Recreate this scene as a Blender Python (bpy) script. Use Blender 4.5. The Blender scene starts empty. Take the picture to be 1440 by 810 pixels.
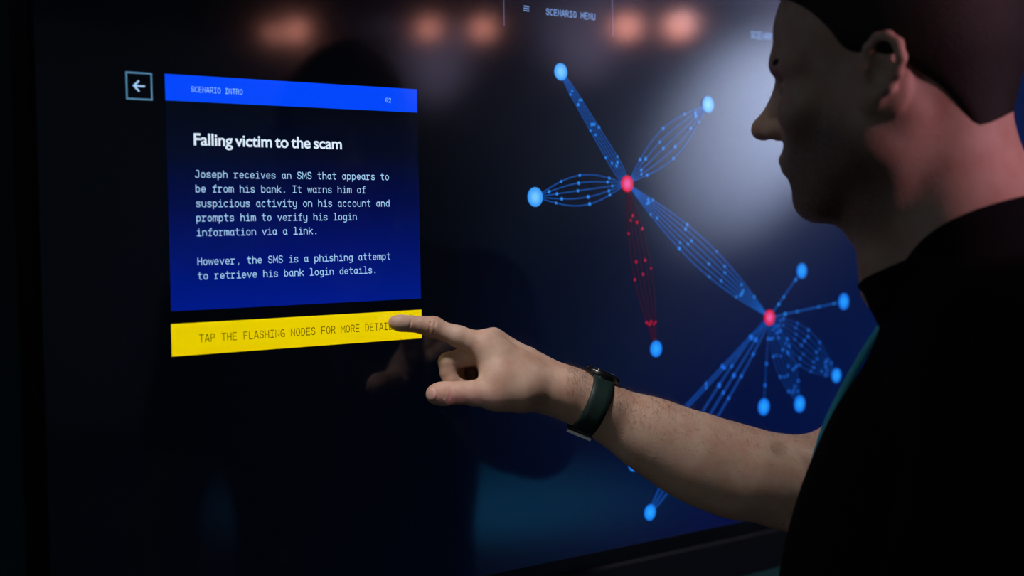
import bpy, bmesh, math, random
import numpy as np
from mathutils import Vector, Matrix

# ------------------------------------------------------------------ camera
SC = bpy.context.scene
COL = SC.collection
CAM = np.array([-0.52154, -1.14197, 1.55])
CR = np.array([0.783263, -0.621451, -0.017253])
CU = np.array([0.038041, 0.020208, 0.999072])
CF = np.array([0.620525, 0.783193, -0.039469])
FPX = 1950.0
cam_data = bpy.data.cameras.new('camera')
cam = bpy.data.objects.new('camera', cam_data)
COL.objects.link(cam)
M = Matrix.Identity(4)
for i in range(3):
    M[i][0], M[i][1], M[i][2], M[i][3] = CR[i], CU[i], -CF[i], CAM[i]
cam.matrix_world = M
cam_data.sensor_width = 36.0
cam_data.lens = 36.0 * FPX / 1440.0
cam_data.clip_start = 0.02
cam_data.dof.use_dof = True
cam_data.dof.focus_distance = 1.34
cam_data.dof.aperture_fstop = 3.0
SC.camera = cam
SC.view_settings.view_transform = 'Standard'
SC.view_settings.look = 'None'
SC.view_settings.exposure = 0.0
SC.view_settings.gamma = 1.0
SC.view_settings.use_curve_mapping = False
SC.cycles.use_denoising = True
SC.cycles.sample_clamp_indirect = 4.0

def Pt(px, py, t):
    """the point of the world seen in that direction at depth t"""
    return CAM + t * (CF + CR * (px - 720) / FPX - CU * (py - 405) / FPX)

def scr(px, py):
    """the spot on the display's surface (x, z)"""
    d = CF + CR * (px - 720) / FPX - CU * (py - 405) / FPX
    p = CAM + d * (-CAM[1] / d[1])
    return float(p[0]), float(p[2])

# ------------------------------------------------------------------ world and lights
w = bpy.data.worlds.new('world')
SC.world = w
w.use_nodes = True
w.node_tree.nodes['Background'].inputs[0].default_value = (0.25, 0.32, 0.45, 1)
w.node_tree.nodes['Background'].inputs[1].default_value = 0.006

def spot(name, loc, target, power, color, angle, blend=1.0, size=0.05):
    l = bpy.data.lights.new(name, 'SPOT')
    l.energy = power; l.color = color; l.spot_size = math.radians(angle); l.spot_blend = blend
    l.shadow_soft_size = size
    o = bpy.data.objects.new(name, l); COL.objects.link(o)
    o.location = loc
    o.rotation_euler = (Vector(target) - Vector(loc)).to_track_quat('-Z', 'Y').to_euler()
    return o

def area(name, loc, target, power, color, sx, sy):
    l = bpy.data.lights.new(name, 'AREA')
    l.energy = power; l.color = color; l.shape = 'RECTANGLE'; l.size = sx; l.size_y = sy
    o = bpy.data.objects.new(name, l); COL.objects.link(o)
    o.location = loc
    o.rotation_euler = (Vector(target) - Vector(loc)).to_track_quat('-Z', 'Y').to_euler()
    return o

spot('key_downlight', (-0.35, -0.25, 2.80), (0.47, 0.0, 1.33), 84, (1.0, 0.92, 0.86), 21, 0.5, 0.12)
spot('pink_stage_light', (1.30, -3.10, 2.80), (0.47, -0.49, 1.60), 215, (1.0, 0.48, 0.62), 9.5, 0.7, 0.10)
area('dim_front_fill', (-1.6, -0.5, 2.6), (0.35, -0.42, 1.65), 1.7, (0.80, 0.96, 1.0), 0.5, 0.5)
spot('low_front_fill', (-1.3, -1.0, 1.0), (0.46, -0.12, 1.32), 6.5, (0.92, 1.0, 0.96), 19, 0.8, 0.15)  # added fill, lifts the dark underside of wrist and forearm
spot('teal_wall_light_left', (-0.55, 0.05, 0.35), (-0.20, 0.11, 1.3), 10, (0.02, 0.75, 0.66), 30, 1.0, 0.03)
spot('teal_wall_light_below', (1.75, 0.04, 0.90), (0.80, 0.105, 1.02), 12, (0.02, 0.75, 0.78), 34, 1.0, 0.03)
spot('white_wall_light', (4.3, -3.3, 2.95), (5.97, -4.65, 2.20), 6000, (0.62, 0.70, 1.0), 34, 1.0, 0.1)
for q in (-4.2, -6.2, -8.0):
    spot('lavender_wall_washer', (5.3, q, 2.35), (5.85, q, 3.15), 150, (0.74, 0.60, 1.0), 84, 1.0, 0.08)
spot('white_wall_spill', (4.3, -3.3, 2.95), (5.97, -4.9, 2.3), 420, (0.60, 0.70, 1.0), 70, 1.0, 0.1)  # added wide dim spot, softens the edge of the white pool
spot('teal_room_light', (3.6, -4.6, 2.9), (4.2, -5.4, 0.0), 3000, (0.02, 0.40, 0.85), 58, 1.0, 0.1)

# ------------------------------------------------------------------ materials
def mat(name, base=(0.5, 0.5, 0.5), rough=0.5, spec=0.5, metal=0.0, emit=None, estr=1.0, coat=0.0, coat_rough=0.05,
        noise=0.0, nscale=40.0, bump=0.0, bscale=200.0, sss=0.0):
    m = bpy.data.materials.new(name)
    m.use_nodes = True
    nt = m.node_tree
    b = nt.nodes['Principled BSDF']
    b.inputs['Base Color'].default_value = (*base, 1)
    b.inputs['Roughness'].default_value = rough
    b.inputs['Specular IOR Level'].default_value = spec
    b.inputs['Metallic'].default_value = metal
    b.inputs['Coat Weight'].default_value = coat
    b.inputs['Coat Roughness'].default_value = coat_rough
    if sss:
        b.inputs['Subsurface Weight'].default_value = sss
        b.inputs['Subsurface Radius'].default_value = (0.006, 0.0025, 0.0015)
        b.inputs['Subsurface Scale'].default_value = 1.0
    if emit:
        b.inputs['Emission Color'].default_value = (*emit, 1)
        b.inputs['Emission Strength'].default_value = estr
    tc = nt.nodes.new('ShaderNodeTexCoord')
    if noise:
        n = nt.nodes.new('ShaderNodeTexNoise'); n.inputs['Scale'].default_value = nscale; n.inputs['Detail'].default_value = 4
        r = nt.nodes.new('ShaderNodeMixRGB'); r.blend_type = 'MIX'
        r.inputs[1].default_value = (*[c * (1 - noise) for c in base], 1)
        r.inputs[2].default_value = (*[min(1, c * (1 + noise)) for c in base], 1)
        nt.links.new(tc.outputs['Object'], n.inputs['Vector'])
        nt.links.new(n.outputs['Fac'], r.inputs[0]); nt.links.new(r.outputs[0], b.inputs['Base Color'])
    if bump:
        n = nt.nodes.new('ShaderNodeTexNoise'); n.inputs['Scale'].default_value = bscale; n.inputs['Detail'].default_value = 3
        u = nt.nodes.new('ShaderNodeBump'); u.inputs['Strength'].default_value = bump; u.inputs['Distance'].default_value = 0.002
        nt.links.new(tc.outputs['Object'], n.inputs['Vector'])
        nt.links.new(n.outputs['Fac'], u.inputs['Height']); nt.links.new(u.outputs[0], b.inputs['Normal'])
    return m

def lin(r, g, b):
    return tuple(((c / 255) / 12.92 if c / 255 <= 0.04045 else ((c / 255 + 0.055) / 1.055) ** 2.4) for c in (r, g, b))

def pixels(name, rgb, k=1.0):
    """lit pixels behind the display's glossy face: black base, emission, a sharp and a hazy gloss"""
    return mat(name, (0.0, 0.0, 0.0), 0.32, 0.05, emit=lin(*rgb), estr=k, coat=1.0, coat_rough=0.075)

# ------------------------------------------------------------------ mesh helpers
def link(name, me, m=None, parent=None, smooth=False):
    o = bpy.data.objects.new(name, me); COL.objects.link(o)
    if m: me.materials.append(m)
    if parent is not None: o.parent = parent
    if smooth:
        me.polygons.foreach_set('use_smooth', [True] * len(me.polygons))
    return o

def from_py(name, v, f, m=None, parent=None, smooth=False):
    me = bpy.data.meshes.new(name)
    me.from_pydata([tuple(map(float, x)) for x in v], [], [tuple(map(int, q)) for q in f])
    me.validate(); me.update()
    return link(name, me, m, parent, smooth)

def from_bm(name, bm, m=None, parent=None, smooth=False):
    me = bpy.data.meshes.new(name); bm.to_mesh(me); bm.free()
    return link(name, me, m, parent, smooth)

def tag(o, label=None, cat=None, group=None, kind=None):
    if label: o['label'] = label
    if cat: o['category'] = cat
    if group: o['group'] = group
    if kind: o['kind'] = kind
    return o

def empty(name, loc=(0, 0, 0)):
    o = bpy.data.objects.new(name, None); COL.objects.link(o); o.location = loc
    o.empty_display_size = 0.05
    return o

def bbox(bm, x0, x1, y0, y1, z0, z1, bev=0.0):
    r = bmesh.ops.create_cube(bm, size=1.0)
    for v in r['verts']:
        v.co = Vector((x0 + (v.co.x + 0.5) * (x1 - x0), y0 + (v.co.y + 0.5) * (y1 - y0), z0 + (v.co.z + 0.5) * (z1 - z0)))
    if bev:
        es = list({e for v in r['verts'] for e in v.link_edges})
        bmesh.ops.bevel(bm, geom=es, offset=bev, segments=3, profile=0.5, affect='EDGES')

def box(name, x0, x1, y0, y1, z0, z1, m, parent=None, bev=0.0):
    bm = bmesh.new(); bbox(bm, x0, x1, y0, y1, z0, z1, bev)
    return from_bm(name, bm, m, parent)

# flat drawing on the display's face: everything lies in the plane of the screen
class Ink:
    def __init__(s, y): s.v = []; s.f = []; s.y = y
    def poly(s, pts):
        b = len(s.v)
        s.v += [(x, s.y, z) for x, z in pts]; s.f.append(tuple(range(b, b + len(pts))))
    def rect(s, x0, x1, z0, z1): s.poly([(x0, z0), (x1, z0), (x1, z1), (x0, z1)])
    def disc(s, x, z, r, n=20): s.poly([(x + r * math.cos(2 * math.pi * k / n), z + r * math.sin(2 * math.pi * k / n)) for k in range(n)])
    def line(s, pts, wd, cap=True):
        P = [np.array(p, float) for p in pts]
        Q = [P[0]]
        for p in P[1:]:
            if np.linalg.norm(p - Q[-1]) > 1e-7: Q.append(p)
        P = Q
        if len(P) < 2: return s.disc(P[0][0], P[0][1], wd / 2, 10)
        closed = np.linalg.norm(P[0] - P[-1]) < 1e-6
        if closed: P = P[:-1]
        n = len(P); h = wd / 2
        if cap and not closed:
            d = P[0] - P[1]; P[0] = P[0] + d / np.linalg.norm(d) * h * 0.8
            d = P[-1] - P[-2]; P[-1] = P[-1] + d / np.linalg.norm(d) * h * 0.8
        b = len(s.v)
        for i in range(n):
            a = P[i - 1] if (i or closed) else None
            c = P[(i + 1) % n] if (i < n - 1 or closed) else None
            ns = []
            for u, w_ in ((a, P[i]), (P[i], c)):
                if u is not None and w_ is not None:
                    d = (w_ - u) / np.linalg.norm(w_ - u); ns.append(np.array([-d[1], d[0]]))
            m_ = sum(ns); m_ = m_ / max(1e-9, np.linalg.norm(m_))
            k = h / max(0.45, float(m_ @ ns[0]))
            for sg in (1, -1):
                q = P[i] + sg * k * m_; s.v.append((q[0], s.y, q[1]))
        for i in range(n if closed else n - 1):
            j = (i + 1) % n
            s.f.append((b + 2 * i, b + 2 * i + 1, b + 2 * j + 1, b + 2 * j))
    def build(s, name, m, parent=None):
        return from_py(name, s.v, s.f, m, parent)

# monoline typewriter-like lettering, cell 6.1 wide, x-height 5, capitals 7
def AR(cx, cy, rx, ry, a0, a1, n=14):
    return [(cx + rx * math.cos(math.radians(a0 + (a1 - a0) * k / n)), cy + ry * math.sin(math.radians(a0 + (a1 - a0) * k / n))) for k in range(n + 1)]
def CV(*p, n=5):
    out = []
    for i in range(len(p) - 1):
        a = np.array(p[max(0, i - 1)]); b = np.array(p[i]); c = np.array(p[i + 1]); d = np.array(p[min(len(p) - 1, i + 2)])
        for k in range(n):
            t = k / n
            out.append(tuple(0.5 * (2 * b + (c - a) * t + (2 * a - 5 * b + 4 * c - d) * t * t + (3 * b - a - 3 * c + d) * t ** 3)))
    return out + [tuple(p[-1])]
DOT = lambda x, y: [(x - .05, y), (x + .05, y)]
GL = {
 'a': [AR(2.7, 2.5, 1.8, 2.5, 0, 360), [(4.5, 5), (4.5, .8), (5.1, 0)]],
 'b': [[(1, 7.2), (1, 0)], AR(2.95, 2.5, 1.95, 2.5, 0, 360)],
 'c': [AR(3, 2.5, 2, 2.5, 42, 318)],
 'd': [[(5, 7.2), (5, 0)], AR(3.05, 2.5, 1.95, 2.5, 0, 360)],
 'e': [[(1, 2.55), (5, 2.55)] + AR(3, 2.5, 2, 2.5, 3, 318)],
 'f': [[(2.8, 0)] + [(2.8, 5.2)] + AR(4.4, 5.4, 1.6, 1.75, 180, 80, 7), [(1, 5), (4.8, 5)], [(1.4, 0), (4.4, 0)]],
 'g': [AR(2.9, 2.5, 1.9, 2.5, 0, 360), [(4.8, 5), (4.8, -.4)] + AR(3.2, -.4, 1.6, 1.7, 0, -90, 6) + [(1.3, -2.1)]],
 'h': [[(1, 7.2), (1, 0)], [(1, 2.9)] + AR(3, 3, 2, 2, 180, 0) + [(5, 0)]],
 'i': [[(1.4, 5), (3.1, 5), (3.1, 0)], [(1, 0), (5.2, 0)], DOT(3, 6.9)],
 'k': [[(1.1, 7.2), (1.1, 0)], [(4.9, 5), (1.2, 2.2)], [(2.4, 3.1), (5.1, 0)]],
 'l': [[(1.3, 7.2), (3.1, 7.2), (3.1, 0)], [(1, 0), (5.2, 0)]],
 'm': [[(.6, 5), (.6, 0)], [(.6, 3.6)] + AR(1.8, 3.8, 1.2, 1.2, 180, 0, 8) + [(3, 0)], [(3, 3.6)] + AR(4.2, 3.8, 1.2, 1.2, 180, 0, 8) + [(5.4, 0)]],
 'n': [[(1, 5), (1, 0)], [(1, 2.9)] + AR(3, 3, 2, 2, 180, 0) + [(5, 0)]],
 'o': [AR(3, 2.5, 2, 2.5, 0, 360, 20)],
 'p': [[(1, 5), (1, -2.1)], AR(2.95, 2.5, 1.95, 2.5, 0, 360)],
 'r': [[(.7, 5), (1.9, 5), (1.9, 0)], [(.7, 0), (3.5, 0)], [(1.9, 3.1)] + AR(3.9, 3.1, 2, 1.9, 180, 60, 8)],
 's': [CV((4.8, 4.1), (4.1, 4.85), (3, 5), (1.6, 4.7), (1.2, 3.75), (1.8, 2.85), (3, 2.55), (4.3, 2.2), (4.9, 1.3), (4.3, .3), (3, 0), (1.7, .2), (1, 1))],
 't': [[(2.5, 7), (2.5, 1.6)] + AR(4, 1.5, 1.5, 1.5, 180, 290, 7), [(.8, 5), (4.8, 5)]],
 'u': [[(1, 5), (1, 2)] + AR(3, 2, 2, 2, 180, 360) + [(5, 5)], [(5, 3), (5, 0)]],
 'v': [[(.9, 5), (3, 0), (5.1, 5)]],
 'w': [[(.4, 5), (1.7, 0), (3, 4.4), (4.3, 0), (5.6, 5)]],
 'y': [[(1, 5), (1, 2)] + AR(2.9, 2, 1.9, 2, 180, 360) + [(4.8, 5)], [(4.8, 4), (4.8, -.4)] + AR(3.2, -.4, 1.6, 1.7, 0, -90, 6) + [(1.4, -2.1)]],
 '.': [AR(3, .4, .3, .3, 0, 360, 8)], ',': [[(3.1, .6), (3.1, -.3), (2.7, -1.1)]],
 'A': [[(.7, 0), (2.7, 7), (3.3, 7), (5.3, 0)], [(1.3, 2.1), (4.7, 2.1)]],
 'C': [AR(3, 3.5, 2.1, 3.5, 50, 310, 18)],
 'D': [[(1, 0), (1, 7), (2.6, 7)] + AR(2.6, 3.5, 2.4, 3.5, 90, -90, 14) + [(1, 0)]],
 'E': [[(5, 7), (1, 7), (1, 0), (5, 0)], [(1, 3.6), (4.6, 3.6)]],
 'F': [[(5, 7), (1.1, 7), (1.1, 0)], [(1.1, 3.5), (4.6, 3.5)]],
 'G': [AR(3, 3.5, 2.1, 3.5, 50, 300, 18) + [(5.1, 1.4), (5.1, 3.3), (3.2, 3.3)], [(5.1, 1.5), (5.1, 0)]],
 'H': [[(1, 7), (1, 0)], [(5, 7), (5, 0)], [(1, 3.6), (5, 3.6)]],
 'I': [[(1.1, 7), (4.9, 7)], [(3, 7), (3, 0)], [(1.1, 0), (4.9, 0)]],
 'J': [[(2, 7), (4.3, 7), (4.3, 1.9)] + AR(2.5, 1.9, 1.8, 1.9, 0, -170, 10)],
 'L': [[(1.2, 7), (1.2, 0), (5.1, 0)]],
 'M': [[(.7, 0), (.7, 7), (3, 2.2), (5.3, 7), (5.3, 0)]],
 'N': [[(1, 0), (1, 7), (5, 0), (5, 7)]],
 'O': [AR(3, 3.5, 2.1, 3.5, 0, 360, 24)],
 'P': [[(1.1, 0), (1.1, 7), (3.2, 7)] + AR(3.2, 5.1, 1.9, 1.9, 90, -90, 10) + [(1.1, 3.2)]],
 'R': [[(1, 0), (1, 7), (3.2, 7)] + AR(3.2, 5.2, 1.8, 1.8, 90, -90, 10) + [(1, 3.4)], [(3.2, 3.4), (5.1, 0)]],
 'S': [CV((5, 5.5), (4.3, 6.7), (3, 7), (1.6, 6.6), (1.1, 5.3), (1.7, 4.1), (3, 3.6), (4.4, 3.1), (5, 1.8), (4.4, .45), (3, 0), (1.6, .35), (.9, 1.6))],
 'T': [[(.8, 7), (5.2, 7)], [(3, 7), (3, 0)]],
 'U': [[(1, 7), (1, 2.1)] + AR(3, 2.1, 2, 2.1, 180, 360) + [(5, 7)]],
 '0': [AR(3, 3.5, 2, 3.5, 0, 360, 22), AR(3, 3.5, .35, .5, 0, 360, 8)],
 '2': [CV((1.1, 5.3), (1.8, 6.6), (3, 7), (4.4, 6.5), (4.9, 5.2), (4.2, 3.7), (1, 0)) + [(5.1, 0)]],
}
def write(ink, text, x, z, adv, wt=0.75, hscale=1.0):
    u = adv / 6.1
    for ch in text:
        for st in GL.get(ch, []):
            ink.line([(x + px * u, z + pz * u * hscale) for px, pz in st], wt * u)
        x += adv
# ------------------------------------------------------------------ the room
m_wall = mat('painted wall', (0.42, 0.44, 0.45), 0.75, 0.2, noise=0.06, nscale=6, bump=0.1, bscale=120)
m_back = mat('dark painted wall', (0.10, 0.12, 0.12), 0.7, 0.2, noise=0.08, nscale=8, bump=0.1, bscale=120)
m_ceil = mat('dark ceiling', (0.10, 0.095, 0.11), 0.85, 0.1, noise=0.1, nscale=5)
m_floor = mat('dark polished floor', (0.13, 0.14, 0.15), 0.45, 0.4, noise=0.12, nscale=3)
H = 3.2
XL, XR, YF, YB = -3.2, 6.0, -9.0, 0.11
S_ = lambda n, *a: tag(box(n, *a), kind='structure')
S_('floor', XL, XR, YF, YB + .2, -0.1, 0, m_floor)
S_('ceiling', XL, XR, YF, YB + .2, H, H + 0.1, m_ceil)
S_('wall_back', XL, XR, YB, YB + .1, 0, H, m_back)
S_('wall_front', XL, XR, YF - .1, YF, 0, H, m_wall)
S_('wall_left', XL - .1, XL, YF, YB + .1, 0, H, m_back)
S_('wall_right', XR, XR + .1, YF, YB + .1, 0, H, m_wall)
S_('baseboard_right', XR - .015, XR, YF, YB, 0, 0.1, m_back)
S_('baseboard_front', XL, XR - .02, YF, YF + .015, 0, 0.1, m_back)

# warm spotlights hung under the ceiling across the room (mirrored in the display)
m_can = mat('black lamp housing', (0.02, 0.02, 0.022), 0.5, 0.4)
m_lens = mat('warm lamp lens', (0.9, 0.7, 0.6), 0.3, 0.5, emit=(1.0, 0.36, 0.27), estr=20)
def lathe(bm, prof, n=32):
    rings = []
    for r, z in prof:
        rings.append([bm.verts.new((r * math.cos(2 * math.pi * k / n), r * math.sin(2 * math.pi * k / n), z)) for k in range(n)])
    for a, b in zip(rings, rings[1:]):
        for k in range(n): bm.faces.new((a[k], a[(k + 1) % n], b[(k + 1) % n], b[k]))
    bm.faces.new(rings[0][::-1]); bm.faces.new(rings[-1])
def spotlight():
    root = empty('ceiling_spotlight')
    bm = bmesh.new(); lathe(bm, [(.070, -.02), (.088, -.02), (.088, .0), (.082, .16), (.05, .20), (.0005, .205)])
    from_bm('lamp_housing', bm, m_can, root, True)
    bm = bmesh.new(); lathe(bm, [(.0005, -.034), (.04, -.031), (.069, -.021), (.069, -.012)])
    from_bm('lamp_lens', bm, m_lens, root, True)
    return root
def copy_tree(o, parent=None):
    c = o.copy(); COL.objects.link(c); c.parent = parent
    for ch in list(o.children): copy_tree(ch, c)
    return c
sp0 = None
for (px, py, t, lab) in [(385, 42, 11.0, 'dimmer warm lamp reflected above the message panel, first from the left edge'),
                    (417, 43, 9.6, 'brightest warm lamp reflected above the message panel, second from the left edge'),
                    (603, 40, 9.6, 'warm lamp reflected alone above the blue title bar end'),
                    (679, 40, 9.2, 'warm lamp reflected just beside the first menu line'),
                    (881, 38, 7.4, 'warm lamp reflected just past the second menu line'),
                    (956, 36, 7.0, 'warm lamp reflected nearest to the forehead of the man')]:
    v = Pt(px, py, t); p = np.array([v[0], -v[1], v[2]])
    if sp0 is None: sp0 = spotlight(); o = sp0
    else: o = copy_tree(sp0)
    d = Vector((0.62, 0.0, 1.5)) - Vector(p)
    o.location = p; o.rotation_euler = (-d).to_track_quat('Z', 'Y').to_euler()
    tag(o, lab, 'lamp', 'warm ceiling spotlights across the room')
    # its stem up to the ceiling
# ------------------------------------------------------------------ the display
SX0, SX1, SZ0, SZ1 = -0.114, 1.52, 1.1945, 2.115
m_black = mat('black glass border', (0.004, 0.004, 0.005), 0.3, 0.15)
m_frame = mat('dark metal frame', (0.011, 0.012, 0.019), 0.55, 0.12, metal=0.0, noise=0.1, nscale=60)
disp = tag(empty('touchscreen_display', (0.7, 0.05, SZ0 - .07)), 'large wall-mounted black touchscreen showing a blue node diagram', 'screen')
def at_disp(o):
    o.parent = disp; o.matrix_parent_inverse = Matrix.Translation(-disp.location); return o
def ring(name, ox0, ox1, oz0, oz1, ix0, ix1, iz0, iz1, y0, y1, m, bev=0.0015):
    bm = bmesh.new()
    def lp(x0, x1, z0, z1, y): return [bm.verts.new(c) for c in ((x0, y, z0), (x1, y, z0), (x1, y, z1), (x0, y, z1))]
    of, inf, ob, ib = lp(ox0, ox1, oz0, oz1, y0), lp(ix0, ix1, iz0, iz1, y0), lp(ox0, ox1, oz0, oz1, y1), lp(ix0, ix1, iz0, iz1, y1)
    for k in range(4):
        j = (k + 1) % 4
        bm.faces.new((of[k], of[j], inf[j], inf[k])); bm.faces.new((ob[j], ob[k], ib[k], ib[j]))
        bm.faces.new((of[j], of[k], ob[k], ob[j])); bm.faces.new((inf[k], inf[j], ib[j], ib[k]))
    bmesh.ops.recalc_face_normals(bm, faces=bm.faces)
    if bev: bmesh.ops.bevel(bm, geom=[e for e in bm.edges if all(abs(v.co.y - y0) < 1e-6 for v in e.verts)], offset=bev, segments=2, profile=.5, affect='EDGES')
    return from_bm(name, bm, m)
at_disp(ring('bezel', -0.139, 1.58, SZ0 - .062, 2.18, -0.124, 1.53, SZ0 - .0165, 2.125, -0.012, 0.06, m_frame))
at_disp(ring('glass_border', -0.126, 1.532, SZ0 - .0175, 2.127, SX0, SX1, SZ0, SZ1, -0.0005, 0.02, m_black, 0))
at_disp(box('back_housing', -0.12, 1.55, 0.012, 0.109, SZ0 - .05, 2.16, m_black))

# picture of the display: dark navy that brightens downwards and to the right
def screen_mat():
    m = pixels('display background pixels', (0, 0, 0))
    nt = m.node_tree; b = nt.nodes['Principled BSDF']
    tc = nt.nodes.new('ShaderNodeTexCoord'); sp = nt.nodes.new('ShaderNodeSeparateXYZ')
    nt.links.new(tc.outputs['Object'], sp.inputs[0])
    def ramp(out, a, b_, stops):
        mr = nt.nodes.new('ShaderNodeMapRange'); mr.inputs[1].default_value = a; mr.inputs[2].default_value = b_
        nt.links.new(out, mr.inputs[0])
        r = nt.nodes.new('ShaderNodeValToRGB'); e = r.color_ramp.elements
        while len(e) < len(stops): e.new(0.5)
        for el, (p, c) in zip(e, stops): el.position = p; el.color = (*c, 1)
        nt.links.new(mr.outputs[0], r.inputs[0]); return r
    rx = ramp(sp.outputs['X'], SX0, SX1, [(0, (0.0003, 0.0008, 0.0018)), (.25, (0.0004, 0.0012, 0.004)), (.36, (.0009, .003, .018)), (.50, (0.0005, 0.0028, 0.045)), (.75, (0.0005, .0075, .075)), (1, (0.0005, .012, .16))])
    rz = ramp(sp.outputs['Z'], SZ0, SZ1, [(0, (1.0, 1.0, 1.0)), (.25, (.9, .9, .85)), (.45, (0.55, 0.7, 0.5)), (.7, (.25, .35, .25)), (1, (.2, .25, .2))])
    mx = nt.nodes.new('ShaderNodeMixRGB'); mx.blend_type = 'MULTIPLY'; mx.inputs[0].default_value = 1
    nt.links.new(rx.outputs[0], mx.inputs[1]); nt.links.new(rz.outputs[0], mx.inputs[2])
    nt.links.new(mx.outputs[0], b.inputs['Emission Color'])
    return m
ink = Ink(0.0); ink.rect(SX0, SX1, SZ0, SZ1)
at_disp(ink.build('screen', screen_mat()))

PX0, PX1 = 0.0, 0.2668
ZT, ZH, ZB, YT, YB_ = 1.6945, 1.6714, 1.4865, 1.4752, 1.4466
m_text = pixels('pale blue lettering', (172, 214, 255), 0.95)
m_head = pixels('near white lettering', (222, 238, 255), 1.0)
m_bar = pixels('bright blue bar', (0, 72, 255))
m_bartext = pixels('sky blue lettering', (150, 210, 255))
m_yellow = pixels('yellow bar', (236, 208, 0))
m_dark = pixels('dark brown lettering', (58, 42, 0))
m_steel = pixels('steel blue outline', (88, 140, 176))
m_lav = pixels('lavender menu lettering', (132, 172, 238))
m_rule = pixels('thin grey rule', (84, 90, 130))
# message panel with its vertical blue gradient
def panel_mat():
    m = pixels('message panel pixels', (0, 0, 0))
    nt = m.node_tree; b = nt.nodes['Principled BSDF']
    tc = nt.nodes.new('ShaderNodeTexCoord'); sp = nt.nodes.new('ShaderNodeSeparateXYZ'); nt.links.new(tc.outputs['Object'], sp.inputs[0])
    mr = nt.nodes.new('ShaderNodeMapRange'); mr.inputs[1].default_value = ZB; mr.inputs[2].default_value = ZH
    nt.links.new(sp.outputs['Z'], mr.inputs[0])
    r = nt.nodes.new('ShaderNodeValToRGB'); e = r.color_ramp.elements
    st = [(0, lin(0, 26, 140)), (.25, lin(0, 18, 110)), (.5, lin(0, 10, 72)), (.75, lin(1, 8, 34)), (1, lin(1, 5, 14))]
    while len(e) < len(st): e.new(.5)
    for el, (p, c) in zip(e, st): el.position = p; el.color = (*c, 1)
    nt.links.new(mr.outputs[0], r.inputs[0]); nt.links.new(r.outputs[0], b.inputs['Emission Color'])
    return m
ink = Ink(-0.0002); ink.rect(PX0, PX1, ZB, ZH)
panel = at_disp(ink.build('message_panel', panel_mat())); panel['label'] = 'dark blue message panel'
def sub(ink, name, m, par, label=None):
    o = ink.build(name, m, par)
    if label: o['label'] = label
    return o
ink = Ink(-0.0002); ink.rect(PX0, PX1, ZH, ZT); sub(ink, 'title_bar', m_bar, panel, 'bright blue title bar')
ADV = 0.00543
ink = Ink(-0.0004); x, z = scr(268.5, 129.0); write(ink, 'SCENARIO INTRO', x - .0003, z, .00366, .78, 1.08); sub(ink, 'title_text', m_bartext, panel)
ink = Ink(-0.0004); x, z = scr(542.0, 143.7); write(ink, '02', x - .0004, z, .0036, .7, 1.0); sub(ink, 'page_number', m_bartext, panel)
LP = 0.01294
base = 1.6043
TX = 0.0257
lines = ['Joseph receives an SMS that appears to', 'be from his bank. It warns him of', 'suspicious activity on his account and', 'prompts him to verify his login', 'information via a link.']
ink = Ink(-0.0004)
for k, t in enumerate(lines): write(ink, t, TX, base - k * LP, ADV, .78)
sub(ink, 'body_paragraph', m_text, panel)
ink = Ink(-0.0004)
for k, t in enumerate(['However, the SMS is a phishing attempt', 'to retrieve his bank login details.']): write(ink, t, TX, base - (6 + k) * LP - .0001, ADV, .78)
sub(ink, 'body_paragraph', m_text, panel)
# heading in a bold sans
def heading():
    cu = bpy.data.curves.new('heading', 'FONT'); cu.body = 'Falling victim to the scam'; cu.offset = 0.018; cu.space_character = 0.98; cu.space_word = 0.72
    o = bpy.data.objects.new('tmp_heading', cu); COL.objects.link(o)
    dg = bpy.context.evaluated_depsgraph_get()
    me = bpy.data.meshes.new_from_object(o.evaluated_get(dg))
    bpy.data.objects.remove(o); bpy.data.curves.remove(cu)
    xs = [v.co.x for v in me.vertices]; x0, x1 = min(xs), max(xs)
    wx0, wz = scr(272.5, 204.0); wx1, _ = scr(480.5, 207.5)
    _, wt = scr(272.5, 187.3)
    cap = max(v.co.y for v in me.vertices)
    for v in me.vertices:
        v.co = ((v.co.x - x0) / (x1 - x0) * (wx1 - wx0) + wx0, -0.0004, wz + v.co.y / cap * (wt - wz))
    me.name = 'heading'
    link('heading', me, m_head, panel)
heading()
# yellow prompt bar
ink = Ink(-0.0002); ink.rect(PX0 - .0005, PX1 + .0003, YB_, YT)
prompt = at_disp(ink.build('prompt_bar', m_yellow)); prompt['label'] = 'yellow prompt bar'
ink = Ink(-0.0004); x, z = scr(280.0, 481.3); write(ink, 'TAP THE FLASHING NODES FOR MORE DETAILS', x - .0004, z, .00545, .82, 1.06); sub(ink, 'prompt_text', m_dark, prompt)
# back button
bx0, bx1, bz0, bz1 = -.0359, -.0120, 1.6707, 1.6944
ink = Ink(-0.0003); lw = .0012
ink.line([(bx0 + lw / 2, bz0 + lw / 2), (bx1 - lw / 2, bz0 + lw / 2), (bx1 - lw / 2, bz1 - lw / 2), (bx0 + lw / 2, bz1 - lw / 2), (bx0 + lw / 2, bz0 + lw / 2)], lw)
bb = at_disp(ink.build('back_button', m_steel)); bb['label'] = 'square outlined back button'
ink = Ink(-0.0005); c = ((bx0 + bx1) / 2 - .0003, (bz0 + bz1) / 2)
ink.line([(c[0] + .0050, c[1]), (c[0] - .0040, c[1])], .0014)
ink.line([(c[0] - .0002, c[1] + .0042), (c[0] - .0046, c[1]), (c[0] - .0002, c[1] - .0042)], .0015)
sub(ink, 'arrow', m_text, bb)
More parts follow.
